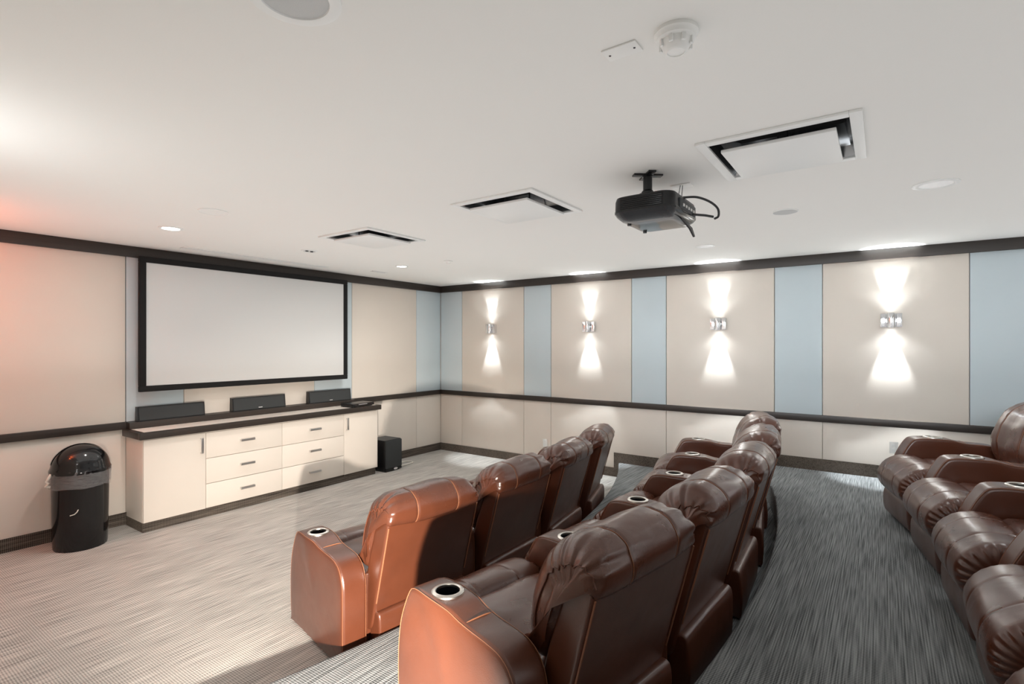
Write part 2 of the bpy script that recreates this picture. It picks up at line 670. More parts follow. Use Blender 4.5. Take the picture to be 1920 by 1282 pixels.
for a, b_ in ((XL, 2.009), (2.009, 4.662), (4.662, 5.891), (5.891, 6.44)):
    panel_f(a, b_, 0.0, RAIL0 + 0.01, M['lower'], 0.003)

# dark crown and chair rail, carpet baseboards
struct(MB().box((XL, YF - 0.035, CR0), (XR, YF + 0.03, CZ), 0.004).build('trim_1', M['wood']), 'dark wood crown board above the screen', 'trim')
struct(MB().box((XR - 0.035, YB, CR0), (XR + 0.03, YF, CZ), 0.004).build('trim_2', M['wood_y']), 'dark wood crown board above the wall sconces', 'trim')
struct(MB().box((XL, YF - 0.035, RAIL0), (XR, YF + 0.03, RAIL1), 0.004).build('trim_3', M['wood']), 'dark wood chair rail under the screen wall panels', 'trim')
struct(MB().box((XR - 0.035, YB, RAIL0), (XR + 0.03, YF, RAIL1), 0.004).build('trim_4', M['wood_y']), 'dark wood chair rail under the sconce wall panels', 'trim')
struct(MB().box((XL, YF - 0.012, 0), (XR, YF + 0.005, 0.115)).build('baseboard_front', M['carpet_base']), 'carpet strip baseboard of the screen wall', 'baseboard')
y1 = arcY(XR, 8.04) + 0.06
y2 = arcY(XR, 9.58) + 0.06
struct(MB().prism([(YF, 0), (YF, 0.115), (y1, 0.115), (y1, P1 + 0.125), (y2, P1 + 0.125), (y2, P2 + 0.125), (YB, P2 + 0.125), (YB, 0)], 0, XR - 0.012, XR + 0.004).build('baseboard_right', M['carpet_base'], smooth=False),
       'carpet strip baseboard stepping up with the platforms', 'baseboard')

# ------------------------------------------------------------------ recliners
SP = 0.775            # arm pitch
LEA, LEF = M['leather'], M['leather_flat']

arm_ctrl = [(-0.45, 0.012), (-0.2, 0.012), (0.05, 0.012), (0.262, 0.012), (0.272, 0.02), (0.280, 0.15), (0.280, 0.30), (0.262, 0.42), (0.225, 0.51), (0.185, 0.575), (0.155, 0.597),
            (0.10, 0.605), (0.0, 0.605), (-0.08, 0.600), (-0.14, 0.586), (-0.20, 0.578), (-0.30, 0.572), (-0.365, 0.562), (-0.415, 0.53), (-0.445, 0.475), (-0.455, 0.40), (-0.456, 0.2), (-0.458, 0.02)]


def arm_taper(v):
    # wider round the cup, slimmer towards the rear
    k = 1.0 + 0.16 * math.exp(-((v.y - 0.02) / 0.13) ** 2) * max(0, min(1, (v.z - 0.45) / 0.15))
    return Vector((v.x * k, v.y, v.z))


def make_arm_mesh():
    mb = cushion(arm_ctrl, 0.072, 0.02, ns=110, nx=8, namp=0.003, nscale=6, seed=3, capout=0.004, taper=arm_taper)
    me = mb.mesh('arm', LEF, ang=50)
    tmp = bpy.data.objects.new('tmp', me)
    COL.objects.link(tmp)
    cut = MB().lathe([(0.047, 0.52), (0.047, 0.71)], 32, (0, 0.02, 0), cap0=True, cap1=True).build('tmpcut', None)
    md = tmp.modifiers.new('b', 'BOOLEAN')
    md.operation = 'DIFFERENCE'
    md.object = cut
    md.solver = 'EXACT'
    dg = bpy.context.evaluated_depsgraph_get()
    res = bpy.data.meshes.new_from_object(tmp.evaluated_get(dg))
    bpy.data.objects.remove(tmp)
    bpy.data.objects.remove(cut)
    res.name = 'arm'
    if not res.materials:
        res.materials.append(LEF)
    return res, mb.profile


arm_me, arm_prof = make_arm_mesh()
cup_me = MB().lathe([(0.0, 0.525), (0.044, 0.525), (0.0455, 0.56), (0.046, 0.608)], 32, (0, 0.02, 0)).mesh('cup_holder', M['cup'])
ring_me = MB().lathe([(0.0455, 0.603), (0.046, 0.612), (0.050, 0.615), (0.058, 0.614), (0.0625, 0.610), (0.0635, 0.602)], 40, (0, 0.02, 0)).mesh('cup_ring', M['ring'])


def arm_piping(side):
    pts = []
    for p, n in arm_prof:
        if p.y > 0.06 or p.x < -0.3 and p.y > 0.03:
            if p.y > 0.04:
                v = arm_taper(Vector((side * 0.067, p.x - n.x * 0.004, p.y - n.y * 0.004)))
                pts.append(v)
    # order so that the open gap is at the bottom
    k = max(range(len(pts)), key=lambda i: (pts[i] - pts[i - 1]).length)
    pts = pts[k:] + pts[:k]
    return MB().tube(pts, 0.0016, 6)


pip_mes = [arm_piping(sd).mesh('piping', M['seam']) for sd in (-1, 1)]
# cross seam on the arm top
ws = []
for sx in range(-6, 7):
    ws.append((sx / 6 * 0.068, -0.17, 0.5825 - 0.009 * (abs(sx) / 6) ** 4))
seam_me = MB().tube(ws, 0.0025, 6).mesh('seam', M['seam'])
foot_me = MB().box((-0.03, -0.03, 0), (0.03, 0.03, 0.016), 0.003).mesh('foot', M['black_plastic'])

frame_me = MB().box((-0.332, -0.425, 0.03), (0.332, -0.36, 0.47), 0.01).mesh('back_frame', LEF)
base_me = MB().box((-0.295, -0.44, 0.012), (0.295, 0.25, 0.35), 0.01).mesh('base', LEF)
seat_prof = [(-0.38, 0.33), (0.0, 0.33), (0.12, 0.335), (0.135, 0.39), (0.125, 0.440), (0.08, 0.462), (-0.05, 0.458), (-0.2, 0.445), (-0.33, 0.435), (-0.385, 0.41)]
bol_prof = [(0.13, 0.24), (0.115, 0.32), (0.115, 0.42), (0.150, 0.47), (0.225, 0.482), (0.305, 0.465), (0.372, 0.415), (0.405, 0.345), (0.398, 0.275), (0.355, 0.23), (0.24, 0.215)]
foot_prof = [(0.25, 0.035), (0.34, 0.035), (0.362, 0.08), (0.368, 0.15), (0.36, 0.21), (0.33, 0.24), (0.25, 0.24), (0.24, 0.14)]
rear_prof = [(-0.536, 0.016), (-0.50, 0.012), (-0.437, 0.016), (-0.437, 0.15), (-0.44, 0.27), (-0.48, 0.278), (-0.532, 0.268), (-0.541, 0.15)]
shell_prof = [(-0.44, 0.16), (-0.40, 0.17), (-0.37, 0.30), (-0.42, 0.50), (-0.50, 0.755), (-0.515, 0.81), (-0.56, 0.825), (-0.612, 0.805), (-0.626, 0.775), (-0.575, 0.58), (-0.507, 0.33), (-0.475, 0.20)]
back_prof = [(-0.626, 0.768), (-0.645, 0.805), (-0.643, 0.855), (-0.61, 0.898), (-0.55, 0.920), (-0.475, 0.908), (-0.40, 0.860), (-0.345, 0.775), (-0.312, 0.68), (-0.303, 0.59),
             (-0.325, 0.505), (-0.38, 0.46), (-0.42, 0.49), (-0.445, 0.57), (-0.49, 0.69), (-0.545, 0.77), (-0.59, 0.77)]


def back_er(s_):
    # sharp at the rear seam, well rounded over the top and the front
    if s_ < 0.02 or s_ > 0.80:
        return 0.18
    if s_ < 0.16:
        return 0.18 + 0.82 * (s_ - 0.02) / 0.14
    if s_ > 0.66:
        return 0.18 + 0.82 * (0.80 - s_) / 0.14
    return 1.0


def mk_creases(seed):
    rnd = random.Random(seed)
    out = []
    for side in range(2):
        c = []
        s_ = 0.045
        while s_ < 0.30:
            c.append((s_, rnd.uniform(0.008, 0.016), rnd.uniform(0.005, 0.016), rnd.uniform(0.03, 0.13)))
            s_ += rnd.uniform(0.03, 0.075)
        out.append(c)
    return out


VAR = []
for sd in range(3):
    d = {}
    d['seat_cushion'] = cushion(seat_prof, 0.292, 0.03, ns=48, nx=26, bulge=0.012, namp=0.006, nscale=7, seed=sd + 11).mesh('seat_cushion', LEA, ang=60)
    q = cushion(bol_prof, 0.302, 0.065, ns=110, nx=26, bulge=0.008, gather=0.008, gfreq=25, grange=(0.2, 0.95), seams=(-0.12, 0.12), groove=0.003, namp=0.004, nscale=7, seed=sd + 5, capout=0.006)
    d['footrest'] = q.mesh('footrest', LEA, ang=80)
    d['footrest_prof'] = q.profile
    q = cushion(back_prof, 0.326, 0.115, ns=132, nx=40, bulge=0.012, seams=(-0.145, 0.145), groove=0.006, namp=0.009, nscale=5.5, seed=sd + 1, capout=0.022, erf=back_er, creases=mk_creases(sd + 40))
    d['back_cushion'] = q.mesh('back_cushion', LEA, ang=80)
    d['back_prof'] = q.profile
    d['back_seams'] = []
    for side in (-1, 1):
        k = min(range(len(q.xs)), key=lambda i: abs(q.xs[i] - side * (0.326 - 0.115 * 0.06)))
        ring = q.rings[k]
        pts = [v + Vector((side * 0.002, 0, 0)) for v in ring[4:74]]
        d['back_seams'].append(MB().tube(pts, 0.0026, 6).mesh('piping', M['seam_dark']))
    for sx in (-0.145, 0.145):
        k = min(range(len(q.xs)), key=lambda i: abs(q.xs[i] - sx))
        pts = [q.rings[k][i] + Vector((0, n.x, n.y)) * 0.002 for i, (p_, n) in enumerate(q.profile) if i < 66]
        d['back_seams'].append(MB().tube(pts, 0.0024, 6).mesh('seam', M['seam']))
    d['foot_seams'] = []
    VAR.append(d)

fp_me = cushion(foot_prof, 0.285, 0.03, ns=40, nx=18, namp=0.005, nscale=6, seed=2).mesh('footrest_panel', LEF, ang=60)
rp_me = cushion(rear_prof, 0.315, 0.012, ns=48, nx=16, namp=0.006, nscale=5, seed=4).mesh('rear_panel', LEF, ang=60)
sh_me = cushion(shell_prof, 0.322, 0.016, ns=90, nx=14, namp=0.002, nscale=5, seed=8).mesh('back_shell', LEF, ang=50)
spipe_mes = [MB().tube([(sx * 0.318, -0.628, 0.765), (sx * 0.318, -0.578, 0.58), (sx * 0.318, -0.510, 0.33)], 0.0035, 6).mesh('piping', M['seam']) for sx in (-1, 1)]


def mk(name, me, parent):
    o = bpy.data.objects.new(name, me)
    COL.objects.link(o)
    o.parent = parent
    return o


def add_arm(root, th, R, AC, TOE):
    """an arm at the angle th of the arc of radius R"""
    a = mk('arm', arm_me, root)
    rz = root.rotation_euler.z
    d = Vector((AC.x + R * math.sin(th) - root.location.x, AC.y - R * math.cos(th) - root.location.y, 0))
    a.location = Matrix.Rotation(-rz, 3, 'Z') @ d
    a.rotation_euler = (0, 0, th * TOE - rz)
    mk('cup_holder', cup_me, a)
    mk('cup_ring', ring_me, a)
    for q in pip_mes:
        mk('piping', q, a)
    mk('seam', seam_me, a)
    for fy in (-0.38, 0.2):
        f = mk('foot', foot_me, a)
        f.location = (0, fy, 0)
    return a


def recliner(th0, th1, R, z, var, label, group, AC, TOE, last=False):
    """one seat between the arms at angles th0 < th1 (seen from the screen side of the arc)"""
    th = (th0 + th1) / 2
    root = empty('recliner', (AC.x + R * math.sin(th), AC.y - R * math.cos(th), z), th * TOE)
    tag(root, label, 'recliner', group)
    v = VAR[var % 3]
    mk('base', base_me, root)
    mk('back_frame', frame_me, root)
    for fx, fy in ((-0.22, -0.36), (0.22, -0.36), (-0.22, 0.16), (0.22, 0.16)):
        f = mk('foot', foot_me, root)
        f.location = (fx, fy, 0)
    mk('seat_cushion', v['seat_cushion'], root)
    mk('footrest', v['footrest'], root)
    mk('footrest_panel', fp_me, root)
    mk('rear_panel', rp_me, root)
    sh = mk('back_shell', sh_me, root)
    for q in spipe_mes:
        mk('piping', q, sh)
    bc = mk('back_cushion', v['back_cushion'], root)
    for q in v['back_seams']:
        mk(q.name.split('.')[0], q, bc)
    add_arm(root, th0, R, AC, TOE)
    if last:
        add_arm(root, th1, R, AC, TOE)
    return root


ROWS = [
    (7.48, -0.159, 0.1036, AC, 1.3, 4, 0.0, 'recliners of the front row', [
        'brown leather recliner nearest the camera in the front row, its side glowing orange',
        'brown leather recliner second in the front row, right beside the orange-lit end seat',
        'brown leather recliner third in the front row, its back streaked with pale reflections',
        'brown leather recliner at the far end of the front row, seen almost edge-on']),
    (8.955, -0.180, 0.0869, AC, 1.3, 5, P1, 'recliners of the middle row', [
        'large brown leather recliner at the bottom of the picture, near end of the middle row',
        'brown leather recliner second in the middle row, left of the grey carpet aisle',
        'brown leather recliner in the centre of the middle row, third along',
        'brown leather recliner fourth in the middle row, second from the sconce wall',
        'brown leather recliner at the far end of the middle row, nearest the sconce wall']),
    (13.22, -0.070, 0.0598, Vector((2.3, 12.54)), 1.3, 5, P2, 'recliners of the rear row', [
        'brown leather recliner cut off by the bottom right corner of the picture',
        'brown leather recliner in the rear row with its gathered footrest near the bottom right corner',
        'brown leather recliner in the middle of the rear row at the right edge',
        'brown leather recliner second from the far end of the rear row',
        'brown leather recliner at the far end of the rear row, before the blue panel']),
]
for R, t0, dt, ctr, toe, n, z, grp, labs in ROWS:
    for k in range(n):
        recliner(t0 + dt * k, t0 + dt * (k + 1), R, z, k + int(R), labs[k], grp, ctr, toe, last=(k == n - 1))

# ------------------------------------------------------------------ projection screen
SY = 5.87
scr = empty('projection_screen', (3.29, SY, 1.275))
tag(scr, 'wide white projection screen in a thick black frame', 'screen')
sx0, sx1, sz0, sz1, fb = 2.082 - 3.29, 4.499 - 3.29, 0.0, 1.32, 0.058
MB().box((sx0 + 0.04, 0.012, 0.04), (sx1 - 0.04, 0.02, sz1 - 0.04)).build('screen_fabric', M['screen'], scr)
for nm, a, b_ in (('frame_bar', (sx0, 0, sz0), (sx1, 0.045, sz0 + fb)), ('frame_bar', (sx0, 0, sz1 - fb), (sx1, 0.045, sz1)),
                  ('frame_bar', (sx0, 0, sz0 + fb), (sx0 + fb, 0.045, sz1 - fb)), ('frame_bar', (sx1 - fb, 0, sz0 + fb), (sx1, 0.045, sz1 - fb))):
    MB().box(a, b_, 0.006).build(nm, M['black_velvet'], scr)
for bx_ in (-0.8, 0.0, 0.8):
    MB().box((bx_ - 0.03, 0.03, 0.1), (bx_ + 0.03, YF - SY, 0.2), 0.003).build('wall_bracket', M['dark_grey'], scr)

# ------------------------------------------------------------------ credenza: four cabinet units and a worktop
CX = [2.0, 2.548, 3.369, 4.205, 4.745]
CY0, CY1 = 5.56, 5.985
CZ0, CZ1 = 0.088, 0.862


def pull(parent, x, z, vertical=False):
    mb = MB()
    if vertical:
        mb.box((x - 0.012, CY0 - 0.034, z - 0.075), (x + 0.012, CY0 - 0.024, z + 0.075), 0.002)
        for dz in (-0.07, 0.07):
            mb.box((x - 0.01, CY0 - 0.028, z + dz - 0.005), (x + 0.01, CY0 + 0.003, z + dz + 0.005))
    else:
        mb.box((x - 0.075, CY0 - 0.034, z - 0.012), (x + 0.075, CY0 - 0.024, z + 0.012), 0.002)
        for dx in (-0.07, 0.07):
            mb.box((x + dx - 0.005, CY0 - 0.028, z - 0.01), (x + dx + 0.005, CY0 + 0.003, z + 0.01))
    return mb.build('handle', M['steel'], parent)


def cabinet(i, label):
    x0, x1 = CX[i], CX[i + 1]
    root = empty('cabinet', (0, 0, 0))
    tag(root, label, 'cabinet', 'cabinet units under the screen')
    MB().box((x0 + 0.001, CY0 + 0.021, CZ0), (x1 - 0.001, CY1 - 0.03, CZ1), 0.001).build('carcass', M['cab'], root)
    MB().box((x0 + 0.001, CY0 + 0.012, 0.0), (x1 - (0.03 if i == 3 else 0.001), CY1 - 0.03, CZ0), 0.0).build('plinth', M['carpet_base'], root)
    g = 0.0025
    if i in (0, 3):
        d = MB().box((x0 + g, CY0, CZ0 + 0.002), (x1 - g, CY0 + 0.02, CZ1 - 0.012), 0.002).build('door', M['cab'], root)
        pull(d, x1 - 0.045 if i == 0 else x0 + 0.04, 0.728, True)
    else:
        zs = [CZ0 + 0.002, 0.335, 0.59, CZ1 - 0.012]
        for k in range(3):
            d = MB().box((x0 + g, CY0, zs[k] + g), (x1 - g, CY0 + 0.02, zs[k + 1] - g), 0.002).build('drawer', M['cab'], root)
            pull(d, 2.965 if i == 1 else 3.785, 0.725 - 0.253 * (2 - k))
    return root


cabinet(0, 'cream cabinet with a single door left of the drawers, beside the black bin')
cabinet(1, 'cream cabinet with three drawers, next to the left door')
cabinet(2, 'cream cabinet with three drawers, next to the right door')
cabinet(3, 'cream cabinet with a single door next to the subwoofer')

wt = empty('worktop', (3.37, 5.75, CZ1))
tag(wt, 'long cream worktop edged in dark wood over the cabinets', 'worktop')
a0, a1, b0, b1, th_ = 1.965 - 3.37, 4.785 - 3.37, 5.53 - 5.75, 5.952 - 5.75, 0.062
MB().box((a0 + 0.05, b0 + 0.05, 0.004), (a1 - 0.05, b1 - 0.02, th_ + 0.0008)).build('inlay', M['cab'], wt)
for nm, A, B in (('edge_strip', (a0, b0, 0), (a1, b0 + 0.05, th_)), ('edge_strip', (a0, b0 + 0.05, 0), (a0 + 0.05, b1, th_)),
                 ('edge_strip', (a1 - 0.05, b0 + 0.05, 0), (a1, b1, th_)), ('edge_strip', (a0 + 0.05, b1 - 0.02, 0), (a1 - 0.05, b1, th_))):
    MB().box(A, B, 0.003).build(nm, M['wood'], wt)
# raised ledge along the wall that carries the speakers
LZ0, LZ1 = CZ1 + th_ + 0.001, 0.988
tag(MB().box((2.0, 5.872, LZ0), (4.62, 5.951, LZ1), 0.003).build('shelf_ledge', M['wood']), 'low dark wood ledge along the wall under the three speakers', 'shelf')


def speaker(xc, wd, ht, label, rz=0.0, logo=True, tilt=True):
    root = empty('speaker', (xc, 5.953, LZ1 + 0.0005), rz)
    tag(root, label, 'speaker', 'centre speakers on the ledge')
    h2 = wd / 2
    MB().prism([(-0.075, 0), (-0.004, 0), (-0.010, ht), (-0.058, ht)], 0, -h2, h2).build('cabinet_body', M['black_plastic'], root, smooth=False)
    gr = MB().add([(-h2 + 0.012, -0.079, 0.012), (h2 - 0.012, -0.079, 0.012), (h2 - 0.012, -0.0605, ht - 0.01), (-h2 + 0.012, -0.0605, ht - 0.01),
                   (-h2 + 0.012, -0.07, 0.012), (h2 - 0.012, -0.07, 0.012), (h2 - 0.012, -0.055, ht - 0.01), (-h2 + 0.012, -0.055, ht - 0.01)],
                  [(0, 1, 2, 3), (4, 7, 6, 5), (0, 4, 5, 1), (2, 6, 7, 3), (0, 3, 7, 4), (1, 5, 6, 2)]).build('grille', M['black_fabric'], root, smooth=False)
    if logo:
        MB().box((-0.022, -0.082, 0.022), (0.022, -0.0755, 0.030), 0.001).build('logo_plate', M['lead'], gr)
    return root


speaker(2.378, 0.616, 0.142, 'long black speaker at the left end of the ledge, below the screen corner', logo=False)
speaker(3.292, 0.63, 0.150, 'long black speaker standing in the middle of the ledge')
speaker(4.243, 0.635, 0.152, 'long black speaker at the right end of the ledge, behind the disc player')

dv = empty('disc_player', (4.50, 5.66, CZ1 + th_ + 0.0015), math.radians(6))
tag(dv, 'slim black disc player lying on the right end of the worktop', 'player')
MB().box((-0.19, -0.10, 0.006), (0.19, 0.11, 0.045), 0.004).build('casing', M['black_plastic'], dv)
MB().box((-0.188, -0.106, 0.009), (0.188, -0.099, 0.042), 0.002).build('front_panel', M['black_gloss'], dv)
MB().box((-0.09, -0.108, 0.030), (0.06, -0.105, 0.035)).build('disc_slot', M['lead'], dv)
for fx in (-0.16, 0.16):
    for fy in (-0.08, 0.09):
        MB().lathe([(0.012, 0), (0.012, 0.007)], 12, (fx, fy, 0), cap0=True, cap1=True).build('foot', M['dark_grey'], dv)

# ------------------------------------------------------------------ bin
bn = empty('waste_bin', (1.575, 5.69, 0))
tag(bn, 'black round waste bin with a domed lid and a clear liner', 'bin')
MB().lathe([(0.0, 0.004), (0.172, 0.004), (0.184, 0.0), (0.188, 0.02), (0.194, 0.3), (0.200, 0.645), (0.205, 0.655), (0.205, 0.66), (0.19, 0.66)], 56).build('body', M['black_gloss'], bn)
dome = [(0.212, 0.645), (0.214, 0.668), (0.208, 0.68)]
for k in range(1, 15):
    a = (k / 14) * PI / 2
    dome.append((0.203 * math.cos(a) + 1e-4, 0.68 + 0.195 * math.sin(a)))
lid = MB().lathe(dome, 56).build('lid', M['black_gloss'], bn)
hood = []
for k in range(13):
    a = math.radians(12 + 78 * k / 12)
    hood.append((0.2075 * math.cos(a) + 1e-4, 0.68 + 0.199 * math.sin(a)))
# raised hood over the rear half of the dome
vs, fs = [], []
n1, n2 = len(hood), 25
for (r, z) in hood:
    for k in range(n2):
        a = math.radians(5 + 170 * k / (n2 - 1))
        vs.append((r * math.cos(a), r * math.sin(a), z))
for i in range(n1 - 1):
    for k in range(n2 - 1):
        fs.append((i * n2 + k, i * n2 + k + 1, (i + 1) * n2 + k + 1, (i + 1) * n2 + k))
MB().add(vs, fs).build('hood', M['black_gloss'], lid)
vs, fs = [], []
sg_, rows_ = 96, 14
for j in range(rows_):
    for k in range(sg_):
        a = 2 * PI * k / sg_
        f_ = j / (rows_ - 1)
        lo = 0.525 + 0.018 * noise.noise(Vector((math.cos(a) * 2, math.sin(a) * 2, 3)))
        z = lo + (0.672 - lo) * f_
        r = 0.207 + 0.016 * abs(noise.noise(Vector((math.cos(a) * 5, math.sin(a) * 5, z * 11 + a * 0.5)))) + 0.005 * noise.noise(Vector((math.cos(a) * 11, math.sin(a) * 11, z * 26)))
        vs.append((r * math.cos(a), r * math.sin(a), z))
for j in range(rows_ - 1):
    for k in range(sg_):
        k2 = (k + 1) % sg_
        fs.append((j * sg_ + k, j * sg_ + k2, (j + 1) * sg_ + k2, (j + 1) * sg_ + k))
MB().add(vs, fs).build('bin_liner', M['bag'], bn, ang=80)
MB().tube([(-0.207, -0.03, 0.655), (-0.222, -0.035, 0.63), (-0.236, -0.03, 0.6), (-0.226, -0.03, 0.585), (-0.238, -0.02, 0.56), (-0.21, -0.02, 0.55)], 0.011, 8).build('liner_knot', M['cord_white'], bn)
MB().tube([(-0.115, -0.155, 0.31), (-0.09, -0.172, 0.318), (-0.075, -0.18, 0.335), (-0.067, -0.184, 0.355)], 0.004, 6).build('scuff', M['cord_white'], bn)

# ------------------------------------------------------------------ subwoofer and cord
sb = empty('subwoofer', (4.975, 5.66, 0), math.radians(2))
tag(sb, 'dark grey subwoofer box standing on the carpet by the cabinet', 'speaker')
MB().box((-0.15, -0.14, 0.012), (0.15, 0.17, 0.425), 0.005).build('casing', M['black_plastic'], sb)
MB().box((-0.148, -0.165, 0.045), (0.148, -0.139, 0.423), 0.012).build('grille', M['black_fabric'], sb)
MB().box((-0.148, -0.160, 0.012), (0.148, -0.139, 0.044), 0.006).build('lower_fascia', M['black_gloss'], sb)
MB().lathe([(0.0, 0), (0.03, 0), (0.032, 0.004)], 24, mat=Matrix.Translation((0.03, -0.161, 0.03)) @ Matrix.Diagonal((1.1, 1, 0.45, 1)) @ Matrix.Rotation(PI / 2, 4, 'X')).build('badge', M['lead'], sb)
MB().box((-0.147, -0.138, 0.4255), (0.147, 0.168, 0.428)).build('top_sheet', M['dark_grey'], sb)
for fx in (-0.12, 0.12):
    for fy in (-0.12, 0.14):
        MB().lathe([(0.015, 0), (0.015, 0.013)], 12, (fx, fy, 0), cap0=True, cap1=True).build('foot', M['dark_grey'], sb)
pts = []
for k in range(40):
    a = -2.3 + 4.6 * k / 39
    pts.append((5.33 + 0.17 * math.cos(a), 5.70 + 0.09 * math.sin(a) + 0.01 * math.sin(3 * a), 0.008))
tag(MB().tube(pts, 0.007, 8).build('power_cord', M['cord_white']), 'loop of white cord on the carpet behind the subwoofer', 'cord')


# ------------------------------------------------------------------ wall outlets
def outlet(y, z, label):
    root = empty('wall_outlet', (XR, y, z))
    tag(root, label, 'outlet')
    MB().box((-0.007, -0.036, -0.058), (0.0, 0.036, 0.058), 0.003).build('cover_plate', M['white_plastic'], root)
    for dz in (-0.024, 0.024):
        MB().box((-0.009, -0.017, dz - 0.015), (-0.006, 0.017, dz + 0.015), 0.001).build('socket', M['white_metal'], root)


outlet(3.96, 0.325, 'white outlet plate low on the sconce wall behind the front row')
outlet(-0.085, 0.715, 'white outlet plate on the sconce wall beside the rear row arm')

# ------------------------------------------------------------------ chrome wall sconces
COOL = (0.90, 0.96, 1.0)


def sconce(loc, rz, label, col, mat, up, down, wide, widedown=1.0, group='chrome wall sconces'):
    """local -x points into the room"""
    root = empty('wall_sconce', loc, rz)
    tag(root, label, 'wall lamp', group)
    MB().box((-0.016, -0.088, -0.066), (0.0, 0.088, 0.066), 0.003).build('back_plate', M['chrome'], root)
    for s in (-1, 1):
        MB().box((-0.058, s * 0.064 - 0.024, -0.068), (-0.012, s * 0.064 + 0.024, 0.068), 0.006).build('side_block', M['chrome'], root)
    tb = MB().lathe([(0.030, -0.07), (0.0335, -0.072), (0.0345, -0.068), (0.0345, -0.004), (0.038, -0.003), (0.038, 0.006), (0.0345, 0.007), (0.0345, 0.068), (0.0335, 0.072), (0.030, 0.07), (0.030, -0.07)], 28, (-0.066, 0, 0)).build('tube', M['chrome'], root)
    for s, nm in ((-1, 'lens'), (1, 'lens')):
        MB().lathe([(0.0, s * 0.058), (0.029, s * 0.058), (0.029, s * 0.052), (0.0, s * 0.052)], 20, (-0.066, 0, 0)).build(nm, mat, tb)
    for s, e in ((1, up), (-1, down)):
        light('sconce_beam', 'SPOT', (-0.062, 0, s * 0.074), e, col, aim=(-0.062 + 0.05, 0, s * 2), parent=root, spot_size=math.radians(46), spot_blend=0.5, shadow_soft_size=0.018)
        light('sconce_spill', 'SPOT', (-0.085, 0, s * 0.076), wide * (1.0 if s > 0 else widedown), col, aim=(-0.085 - 0.8, 0, s * 2), parent=root, spot_size=math.radians(160), spot_blend=1.0, shadow_soft_size=0.025)
    return root


SZ = 1.975
for y, lab, e in ((4.915, 'chrome up-and-down wall sconce nearest the screen wall corner', 1.0), (3.25, 'chrome up-and-down wall sconce second from the screen wall corner', 1.0),
                  (1.573, 'chrome up-and-down wall sconce above the far end of the middle row', 1.2), (-0.063, 'chrome up-and-down wall sconce largest in view, above the rear row', 1.4)):
    sconce((XR, y, SZ), 0, lab, COOL, M['bulb_cool'], 85 * e, 115 * e, 5 * e)
sconce((XR, -1.72, SZ), 0, 'chrome up-and-down wall sconce beside the rear row, past the right edge', (0.86, 0.9, 1.0), M['bulb_cool'], 110, 100, 14)
sconce((XL, 3.25, SZ), PI, 'chrome up-and-down wall sconce on the left side wall', (0.95, 0.98, 1.0), M['bulb_cool'], 25, 25, 12)
sconce((XL, 5.3, 2.28), PI, 'orange glowing wall sconce on the left side wall next to the screen wall', (1.0, 0.16, 0.05), M['bulb_orange'], 20, 4, 60, widedown=0.12)


# ------------------------------------------------------------------ ceiling fittings (hang below z = CZ)
def downlight(x, y, r, label, mat, energy=0.0, col=(1, 0.97, 0.93), gimbal=False):
    root = empty('recessed_downlight', (x, y, CZ))
    tag(root, label, 'ceiling light', 'recessed ceiling lights')
    MB().lathe([(r * 0.72, -0.001), (r * 0.74, -0.006), (r * 0.86, -0.008), (r, -0.004), (r, 0.0)], 36).build('trim_ring', M['white_metal'], root)
    ln = MB().lathe([(0.0, -0.003), (r * 0.5, -0.003), (r * 0.73, -0.002)], 32).build('lens', mat, root)
    if gimbal:
        for dx in (-0.35, 0.35):
            MB().lathe([(0.0, -0.012), (r * 0.18, -0.011), (r * 0.2, -0.002)], 16, (r * dx, 0, 0)).build('eyeball_slot', M['dark_grey'], ln)
    if energy:
        light('downlight_beam', 'SPOT', (0, 0, -0.03), energy, col, aim=(0, 0, -3), parent=root, spot_size=math.radians(125), spot_blend=0.9, shadow_soft_size=0.05)
    return root


downlight(1.915, 4.775, 0.088, 'bright round downlight above the left corner of the screen', M['bulb'], 34)
downlight(4.47, 4.80, 0.078, 'bright round downlight above the right corner of the screen', M['bulb'], 40)
downlight(3.19, 4.775, 0.078, 'unlit adjustable downlight between the two bright ones', M['grey_grille'], gimbal=True)
downlight(5.26, 1.415, 0.09, 'softly lit downlight near the crown above the sconce wall', M['bulb_dim'], 12, (0.95, 0.98, 1))
downlight(4.005, -0.255, 0.115, 'large white downlight at the right, beyond the big air cassette', M['bulb_dim'], 12, (0.95, 0.98, 1))
downlight(0.835, 1.32, 0.125, 'large pale downlight cut by the top edge of the picture', M['grey_grille'], 0)


def ceiling_speaker(x, y, r, label, mat):
    root = empty('ceiling_speaker', (x, y, CZ))
    tag(root, label, 'ceiling speaker', 'round ceiling speakers')
    MB().lathe([(r * 0.93, -0.004), (r * 0.95, -0.006), (r, -0.004), (r, 0.0)], 36).build('trim_ring', M['white_metal'], root)
    MB().lathe([(0.0, -0.004), (r * 0.93, -0.004)], 36).build('grille', mat, root)


ceiling_speaker(4.215, 0.575, 0.086, 'round grey ceiling grille right of the projector', M['grey_grille'])
ceiling_speaker(1.85, 3.925, 0.098, 'faint round white ceiling grille above the bright left downlight', M['white_plastic'])

